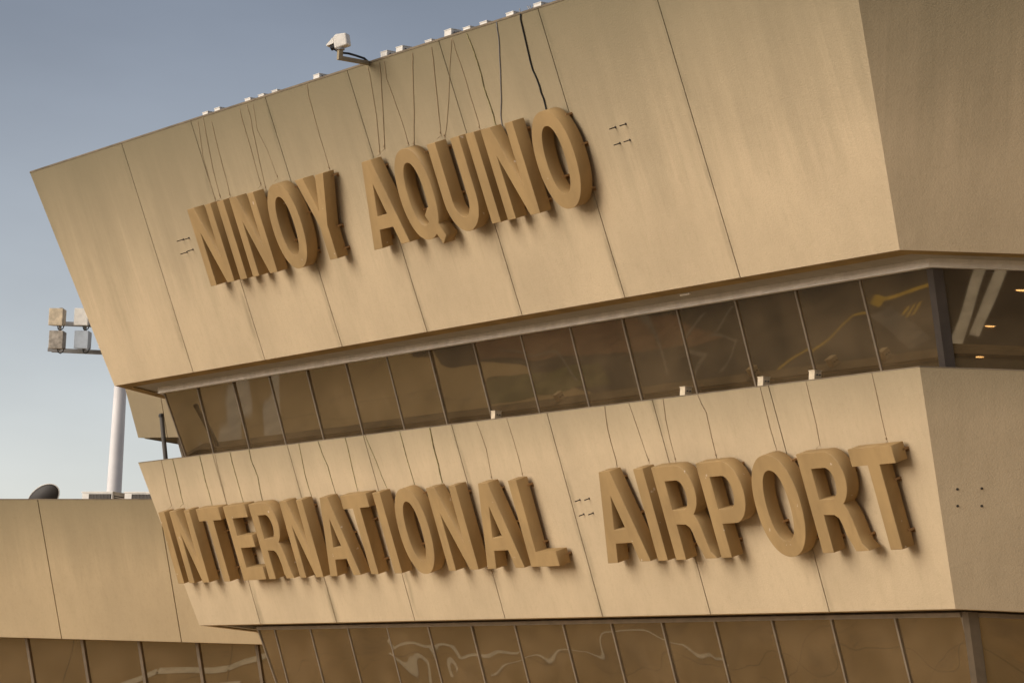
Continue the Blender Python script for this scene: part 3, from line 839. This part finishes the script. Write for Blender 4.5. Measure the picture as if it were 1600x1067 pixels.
for pts, r, mt_, lb in [
    ([(251.3, 718.5), (259, 752), (268, 790)], .012, B_, 'first thin cable from the left end of the lower wall'),
    ([(269.3, 717), (280, 760), (286.3, 787)], .014, G_, 'second cable from the left end of the lower wall, kinked at its foot'),
    ([(311.3, 711.5), (320, 750), (331.4, 789)], .014, G_, 'cable ending above the left bar of the first T of the lower row'),
    ([(335, 708.5), (353.9, 786)], .010, B_, 'straight thin cable ending between the first T and the E'),
    ([(358.9, 705.8), (367.6, 740), (380, 784)], .013, G_, 'cable ending above the right end of the E'),
    ([(388.9, 702), (392.6, 720), (402.6, 745), (410, 782)], .015, G_, 'wavy greenish cable ending on the R after the E'),
    ([(466.4, 692.5), (476.4, 740), (488, 779)], .013, G_, 'cable ending at the right top of the N after the R'),
    ([(496.5, 688.7), (504, 708), (512.7, 727.6), (525.2, 774)], .013, G_, 'bent cable ending on the first A of the lower left word'),
    ([(539, 683.5), (550, 730), (559.3, 769)], .013, G_, 'cable ending on the second T of the lower row, left side'),
    ([(570, 679.8), (588, 720), (606, 766)], .012, G_, 'cable ending on the I between second T and O of the lower row'),
    ([(624, 673.2), (638, 722), (648.3, 759)], .013, G_, 'cable ending on top of the O in the lower left word'),
    ([(670.7, 667.5), (676.4, 693), (684, 724.6), (691, 754)], .021, G_, 'thick knotted cable ending on the N after the O of the lower left word'),
    ([(744, 658.5), (759, 700), (768.8, 749)], .010, B_, 'thin cable ending on the A before the L'),
    ([(791, 653), (811.4, 720), (817, 744)], .009, B_, 'faint cable ending above the L'),
    ([(944.3, 634.6), (948, 669.5), (961.6, 718.4), (964, 733)], .012, B_, 'cable ending on the A that starts the lower right word'),
    ([(982, 629.8), (1014.5, 723)], .011, B_, 'cable ending on the I of the lower right word'),
    ([(1035.5, 623.5), (1041, 656), (1056, 721)], .011, B_, 'cable ending on the first R of the lower right word'),
    ([(1089.5, 616.5), (1103, 644), (1119.5, 715)], .013, B_, 'bent cable ending on the P'),
    ([(1187, 604.5), (1213.5, 703)], .012, B_, 'cable ending on the O of the lower right word'),
    ([(1258.5, 596), (1281, 695)], .012, B_, 'cable ending on the second R of the lower right word'),
    ([(1361.5, 583.2), (1386, 690)], .011, B_, 'cable ending on the last T of the lower row')]:
    cable(pts, False, r, mt_, lb, tip=r < .012 or lb.startswith('bent cable ending on the P'))

# ------------------------------------------------------------------ boxes on the parapets
def roof_x(px): return hit(px, (0, YT, ZT), (0, -1, -TU)).x
M_CREAM = simple('cream_paint', (0.60, 0.49, 0.34), 0.6, var=.15, scale=9)
def small_box(x0, x1, y0, z, hgt, label, group, lit=None):
    M_WHITE = globals()['M_WHITE'] if lit else M_CREAM  # lit carries the depth of white roof boxes; ledge boxes are cream
    e = empty('junction_box', (x0, y0, z)); tag(e, label, 'junction box', group)
    d = lit or .17
    mb = MB(); mb.abox(0, x1 - x0, 0, d, 0, hgt)
    mb.build('box_body', M_WHITE, e, bevel=.008)
    mb = MB(); mb.abox(-.008, x1 - x0 + .008, -.008, d + .008, hgt + .001, hgt + .016); mb.build('lid', M_WHITE, e)
    mb = MB()
    for q in (.3, .7): mb.tube([(x1 - x0, d * q, hgt * .55), (x1 - x0 + .035, d * q, hgt * .55)], .014, 8)
    mb.build('cable_gland', M_DARK, e)
GB, GBL = 'boxes along the roof edge', 'boxes on the lower ledge'
for a, b, hgt, lb in [
    (315, 326, .13, 'leftmost white box on the roof edge'),
    (333.5, 345, .14, 'second white box from the left on the roof edge'),
    (381, 390, .12, 'low white box left of the joint above the first upper O'),
    (402, 410, .10, 'small flat box touching the joint above the first upper O'),
    (423, 432, .09, 'small flat box just right of the joint above the first upper O'),
    (488, 502, .19, 'white box standing alone above the Y'),
    (593, 607, .23, 'white box just right of the security camera arm'),
    (617, 630, .22, 'white box above the Q, next after the pair by the camera'),
    (662.5, 672, .09, 'flat box almost hidden by the roof edge above the U'),
    (692.5, 706, .26, 'tall white box beside the loop of black cable'),
    (722, 731, .11, 'grey flat box on the roof edge right of the cable loop'),
    (748, 758, .11, 'flat white box above the last upper I'),
    (789, 800, .14, 'white box just left of the thick black cable'),
    (832, 844, .15, 'white box by the loose wires at the top of the thick black cable')]:
    y_ = 270.5 - .3236 * (a - 48.75)
    xa, xb = roof_x((a, y_)), roof_x((b, 270.5 - .3236 * (b - 48.75)))
    small_box(xa, xa + .30, YT + .02, ZT + .045, hgt * .52, lb, GB, .25)
for a, wpx, hgt, y_, lb in [
    (765, 9, .17, 655.6, 'small beige box alone on the ledge in the middle of the ribbon windows'),
    (1059.5, 13, .17, 618.3, 'beige box on the ledge above the P'),
    (1181, 13, .17, 603.8, 'beige box on the ledge above the lower right O'),
    (1261, 13, .17, 594.2, 'beige box on the ledge above the second R of the lower right word')]:
    x_ = hit((a, y_), CLP, (0, -1, -TL)).x
    small_box(x_, x_ + .19 if wpx > 10 else x_ + .17, YL1 + .03, ZL1 + .022, hgt, lb, GBL)

# loop of black cable and loose wires on the roof edge
def roof_pt(px, dy=0.1): return hit(px, (0, YT + dy, ZT), (0, -1, 0))
mb = MB(); mb.tube([roof_pt(p) for p in ((706, 60), (708, 55), (713, 52), (718, 51.5), (719.5, 53), (719, 57))], .03, 6)
o = mb.build('cable', M_BLACK, smooth=True); c = Vector(o.data.vertices[0].co); o.data.transform(Matrix.Translation(-c)); o.location = c
tag(o, 'black cable loop rising over the roof edge beside a tall white box', 'cable')
e = empty('loose_wires', roof_pt((830, 16))); tag(e, 'bunch of loose bare wires on the roof edge near the thick black cable', 'wires')
for q in (((813, 22), (812, 14)), ((813, 22), (822, 19), (832, 17)), ((829, 18), (824, 10)), ((830, 17), (828, 9.5)), ((831, 17), (833, 10))):
    mb = MB(); mb.tube([roof_pt(p) for p in q], .012, 5); rel(mb.build('wire', M_GREYP, e))

# ------------------------------------------------------------------ security camera on its outrigger
def sec(px): return hit(px, bp + Vector((0, -.9, 0)), (math.sin(.53), -math.cos(.53), 0))
bp = roof_pt((574, 99), 0.0)
camE = empty('security_camera', bp); tag(camE, 'white security camera on a bent arm reaching out from the roof edge', 'security camera')
S = Vector((0, 0, 1))
p0 = bp + Vector((0, .15, 0)); p1 = hit((531, 91), bp + Vector((0, -.95, 0)), (0, -1, 0)); p1 = Vector((p1.x, p1.y, p1.z))
def bar(a, b, hw, hh, mat, name, parent):
    t = (Vector(b) - Vector(a)); L = t.length; t.normalize()
    u = t.cross(Vector((0, 0, 1))) if abs(t.z) < .9 else t.cross(Vector((0, 1, 0)))
    u.normalize(); v = u.cross(t)
    mb = MB(); mb.box((Vector(a) + Vector(b)) / 2, t, u, v, L / 2, hw, hh); return rel(mb.build(name, mat, parent))
bar(p0, p1, .045, .045, M_ARM := simple('arm_paint', (0.30, 0.24, 0.15), 0.6), 'arm', camE)
p2 = p1 + Vector((0, 0, .19)); bar(p1 - Vector((0, 0, .045)), p2, .05, .05, M_ARM, 'post', camE)
hdir = Vector((-.72, -.55, -.20)).normalized(); hs = hdir.cross(S).normalized(); hu = hs.cross(hdir)
hc = p2 + Vector((0, 0, .17)) - hdir * .02
def hp(a, b, c): return hc + (hdir * a + hs * b + hu * c) * .74
mb = MB()
prof = [(-.24, -.17), (.20, -.20), (.20, .17), (.10, .24), (-.24, .20)]
mb.prism([hp(x, -.16, y) for x, y in prof], [hp(x, .16, y) for x, y in prof]); rel(mb.build('housing', M_WHITE, camE, bevel=.03))
mb = MB(); mb.prism([hp(.20, -.15, .16), hp(.20, .15, .16), hp(.20, .15, -.02), hp(.20, -.15, -.02)], [hp(.46, -.12, .0), hp(.46, .12, .0), hp(.46, .12, -.04), hp(.46, -.12, -.04)]); rel(mb.build('visor', M_WHITE, camE))
mb = MB(); mb.tube([hp(.19, 0, -.08), hp(.36, 0, -.09)], .075, 12); rel(mb.build('lens', M_BLACK, camE))
mb = MB(); mb.tube([p2 - S * .005, p2 + S * .05], .10, 12); rel(mb.build('swivel', M_GREYP, camE))
ca = hp(.3, 0, -.13); cb_ = p0 + Vector((.0, -.28, .06))
mb = MB(); mb.tube([ca, hp(.12, .06, -.30), p2.lerp(p1, .3) + Vector((.12, .15, -.03)), p1.lerp(p0, .45) + S * .12, p1.lerp(p0, .72) + S * .09, p1.lerp(p0, .86) + S * .02], .026, 6); rel(mb.build('lead', M_BLACK, camE, smooth=True))

# ------------------------------------------------------------------ leftover anchor bolts
M_RUST = simple('rusty_bolt', (0.045, 0.035, 0.028), 0.8)
def bolts(pts, plane, n, ln_, label):
    n = Vector(n).normalized()
    w_ = [hit(p, plane, n) for p in pts]
    c = sum(w_, Vector()) / 4
    e = empty('anchor_bolts', c); tag(e, label, 'bolts', 'sets of four leftover bolts')
    for p in w_:
        mb = MB(); mb.tube([p - n * .02, p + n * ln_], .013, 6); mb.tube([p, p + n * .012], .028, 6); rel(mb.build('bolt', M_RUST, e))
bolts([(286.9, 374), (295.7, 371.9), (292.5, 394), (301.9, 389.9)], (0, 0, ZU), (0, -1, -TU), .20, 'four bare bolts left of the first letter of the upper row')
bolts([(962, 199), (978, 194), (969, 224), (984.5, 219)], (0, 0, ZU), (0, -1, -TU), .16, 'four bare bolts right of the last letter of the upper row')
bolts([(906.7, 780.4), (921.3, 778.3), (912.8, 802.9), (927.4, 801)], CLP, (0, -1, -TL), .14, 'four bare bolts between the two words of the lower row')
nr = Vector((RDIR.y, -RDIR.x, 0)); nr = Vector((nr.x, nr.y, -TL))
bolts([(1495.9, 763.8), (1534, 762.7), (1496.2, 790), (1534, 790)], CLP, nr, .03, 'four bolt heads in a square on the right side wall')

# ------------------------------------------------------------------ standing pipe on the ledge
b0 = hit((262, 716), (0, 1.15, 0), (0, 1, 0)); b1 = hit((252, 646), (0, .95, 0), (0, 1, 0)); b0.z = min(b0.z, ZL1 + .02); 
pe = empty('pipe_post', b0); tag(pe, 'thin grey pipe leaning up from the left end of the lower ledge', 'pipe')
mb = MB(); mb.tube([b0 - S * .3, b1], .062, 12); rel(mb.build('pipe', simple('pipe_grey', (0.10, 0.09, 0.08), .6), pe, smooth=False))
mb = MB(); mb.tube([b1 - S * .10, b1 - S * .03], .072, 12); rel(mb.build('cap_ring', M_DARK, pe))

# ------------------------------------------------------------------ floodlight mast
MD = 135.0
mbase = at((178, 772), MD); mtop = at((189.6, 500), MD)
mx, my = mbase.x, mbase.y
mast = empty('floodlight_mast', (mx, my, 0)); tag(mast, 'tall white tapering mast with a head of square floodlights behind the terminal', 'light mast')
ppm = FPX / MD
mb = MB(); zz = [0, mbase.z, mtop.z + 1.2]; mb.tube([(0, 0, z) for z in zz], [.36, .30, .205], 28)
M_MAST = simple('mast_white', (0.78, 0.75, 0.74), 0.5, 0.0, .05, 1.0)
o = mb.build('pole', M_MAST, mast, smooth=True)
mt_ = o.modifiers.new('es', 'EDGE_SPLIT')
vr = Vector((.505, .862, 0)).normalized(); vf = Vector((-.866, .5, 0))
M_FL = [simple('flood_cream', (0.62, 0.50, 0.34), .6, var=.25, scale=4), simple('flood_white', (0.75, 0.70, 0.62), .6), simple('flood_worn', (0.36, 0.31, 0.25), .6, var=.35, scale=5), simple('flood_grey', (0.42, 0.46, 0.50), .5)]
def mpt(px): return at(px, MD) - Vector((mx, my, 0))
fr = Matrix.Rotation(math.radians(-14), 3, 'Z'); fn = fr @ (-vf); fs = fr @ vr
ztop = mpt((93, 497)).z; zbot = mpt((93, 534)).z
for z in (ztop - .1, zbot - .25):
    mb = MB(); mb.box((0, 0, z), vr, vf, S, 3.0, .05, .07); mb.build('crossarm', M_GREYP, mast)
    mb = MB(); mb.box(vf * .45 + S * z, vr, vf, S, 2.9, .05, .05); mb.build('crossarm', M_GREYP, mast)
k = 0
for cx, dx in ((93, 0), (132.5, 0), (171, 0), (210, 0), (248, 0), (287, 0)):
    for row, cy in enumerate((497, 532.5)):
        c = mpt((cx, cy)) + fn * .30
        mt_ = M_FL[(0, 2, 1, 3, 1, 1, 0, 1, 3, 2, 1, 0)[k]]; k += 1
        mb = MB(); hh = .345 if row == 0 else .36
        mb.prism([c + fs * a * .30 + S * b * hh + fn * .12 for a, b in ((-1, -1), (1, -1), (1, 1), (-1, 1))],
                 [c + fs * a * .27 + S * b * hh * .92 - fn * .34 for a, b in ((-1, -1), (1, -1), (1, 1), (-1, 1))])
        f = mb.build('floodlight', mt_, mast, bevel=.02)
        mb = MB(); mb.box(c - fn * .45, fs, fn, S, .14, .12, .18); mb.build('ballast', M_DARK, f)
        mb = MB(); mb.tube([c + fs * q[0] + S * q[1] - fn * .1 for q in ((0.02, -hh), (.05, -hh - .12), (.15, -hh - .17), (.25, -hh - .1), (.3, -hh + .05))], .022, 6); mb.build('lead', M_BLACK, f)
    mb = MB(); a = mpt((cx, 480)); b = mpt((cx, 548)); mb.box((a + b) / 2 + fn * -.05, fs, fn, S, .05, .04, abs(a.z - b.z) / 2); mb.build('upright', M_GREYP, mast)

# ------------------------------------------------------------------ roof things on the wing
ZR = ZW1 - .25
def on_roof(px, back_):
    """point on the wing roof, back_ metres behind the wall top, straight below the picture column px"""
    n = WN; P = WE + WN * (ntop - back_)
    p = hit((px, 775), P, n); return Vector((p.x, p.y, ZR))
M_GRILL = simple('grill_dark', (0.05, 0.04, 0.035), .7)
M_SLAT = simple('slat_brown', (0.11, 0.095, 0.08), .6)
def aircon(px, top_px, label, wdt=1.15):
    bk = 2.2
    b = on_roof(px, bk); ztp = hit((px, top_px), b, WN).z
    hgt = ztp - ZR; dpt = .62
    e = empty('air_conditioner', b); tag(e, label, 'air conditioner', 'air conditioners on the wing roof')
    ex, ey = WD, -WN
    mb = MB(); mb.box(ex * wdt / 2 + ey * dpt / 2 + S * hgt / 2, ex, ey, S, wdt / 2, dpt / 2, hgt / 2 - .03); mb.build('cabinet', M_WHITE, e, bevel=.015)
    mb = MB(); mb.box(ex * wdt / 2 + ey * dpt / 2 + S * (hgt - .014), ex, ey, S, wdt / 2 + .02, dpt / 2 + .02, .016); mb.build('lid', M_WHITE, e)
    gf = MB(); gf.box(ex * (wdt * .60) - ey * .004 + S * hgt * .5, ex, ey, S, wdt * .36, .01, hgt * .40); gfo = gf.build('front_grill', M_GRILL, e)
    sl_ = MB()
    for i in range(16): sl_.box(ex * (wdt * .60) - ey * .02 + S * (hgt * .12 + hgt * .76 * i / 15), ex, ey, S, wdt * .36, .006, .007)
    for i in range(7): sl_.box(ex * (wdt * (.26 + .68 * i / 6)) - ey * .027 + S * hgt * .5, ex, ey, S, .008, .006, hgt * .40)
    sl_.build('slat', M_SLAT, gfo)
    gs = MB(); gs.box(ex * (wdt + .004) + ey * dpt * .5 + S * hgt * .5, ey, ex, S, dpt * .36, .01, hgt * .38); gso = gs.build('side_grill', M_GRILL, e)
    sl_ = MB()
    for i in range(9): sl_.box(ex * (wdt + .022) + ey * dpt * .5 + S * (hgt * .14 + hgt * .72 * i / 8), ey, ex, S, dpt * .36, .008, .014)
    sl_.build('slat', M_WHITE, gso)
aircon(128, 767.8, 'white air conditioner with dark grill at the foot of the mast')
aircon(194.5, 768.2, 'white air conditioner half hidden by the main wall edge')
# dish
dbk = 1.6
db = on_roof(64, dbk)
dish = empty('satellite_dish', db); tag(dish, 'dark satellite dish seen from behind over the wing parapet', 'satellite dish')
dc = hit((64, 781), db, WN) - db
ax = Vector((-.62, .68, .38)).normalized()
du_ = ax.cross(S).normalized(); dv = du_.cross(ax)
du2 = du_ * math.cos(.62) + dv * math.sin(.62); dv2 = -du_ * math.sin(.62) + dv * math.cos(.62)
mb = MB(); rings = []
nR, nA = 6, 36; RD = .53
for i in range(nR + 1):
    r = RD * i / nR; row = []
    for j in range(nA):
        a = 2 * math.pi * j / nA
        mb.v.append(tuple(dc + du2 * r * math.cos(a) * 1.18 + dv2 * r * math.sin(a) * .66 + ax * (.16 * (r / RD) ** 2))); row.append(len(mb.v) - 1)
    rings.append(row)
for a, b in zip(rings, rings[1:]):
    for j in range(nA): mb.f.append((a[j], a[(j + 1) % nA], b[(j + 1) % nA], b[j]))
o = mb.build('reflector', simple('dish_dark', (0.055, 0.047, 0.043), .6), dish, smooth=True)
sm = o.modifiers.new('sol', 'SOLIDIFY'); sm.thickness = .02
mb = MB(); mb.tube([dc + (du2 * math.cos(a) * 1.18 + dv2 * math.sin(a) * .66) * RD + ax * .16 for a in [2 * math.pi * j / 36 for j in range(37)]], .014, 6, cap=False); mb.build('rim', M_TRIM, dish)
mb = MB(); mb.tube([Vector((dc.x, dc.y, 0)), dc], .04, 10); mb.build('stand', M_GREYP, dish)
mb = MB(); mb.tube([dc - dv * RD * .9 + ax * .14, dc + ax * .55 - dv * .1], .015, 6); mb.build('feed_arm', M_GREYP, dish)

# ------------------------------------------------------------------ downlights inside, small spout on the soffit
zc = ZU + 0.05
for px, lb in [((1237, 507), 'lit downlight behind the fourth pane from the corner'), ((1350, 488), 'lit downlight high behind the mullion right of the long yellow line'),
               ((1350, 538), 'lit downlight low behind the second pane from the corner'), ((1432, 525), 'lit downlight in the pane beside the corner post'),
               ((1459, 567), 'dim lit downlight lowest beside the corner post'), ((1547, 510), 'lit downlight in the middle of the right side pane'),
               ((1530, 558), 'lit downlight low in the right side pane'), ((1596, 454), 'lit downlight high at the far right of the side pane'),
               ((1128, 539), 'faint round downlight behind the fifth pane from the corner')]:
    p = hit(px, (0, 0, zc - .03), (0, 0, 1))
    e = empty('ceiling_light', (p.x, p.y, zc - .001)); tag(e, lb, 'downlight', 'downlights behind the ribbon windows')
    mb = MB(); mb.tube([(0, 0, -.03), (0, 0, 0)], .105, 14); mb.build('lamp', M_LAMP, e)
    mb = MB()
    rr = []
    for i in range(24):
        a = 2 * math.pi * i / 24; rr.append(Vector((.13 * math.cos(a), .13 * math.sin(a), -.012)))
    mb.tube(rr + [rr[0]], .014, 6, cap=False); mb.build('trim_ring', M_WHITE, e)
q = hit((1078, 456.5), (0, 0, ZU + .0), (0, 0, 1))
mb = MB(); mb.tube([(-.35, 0, 0), (0, 0, 0)], .022, 8)
o = mb.build('drain_spout', M_TRIM); o.location = (q.x, q.y, ZU - .03)
tag(o, 'short pale pipe stub under the upper soffit', 'pipe')
print('SCENE BUILT')
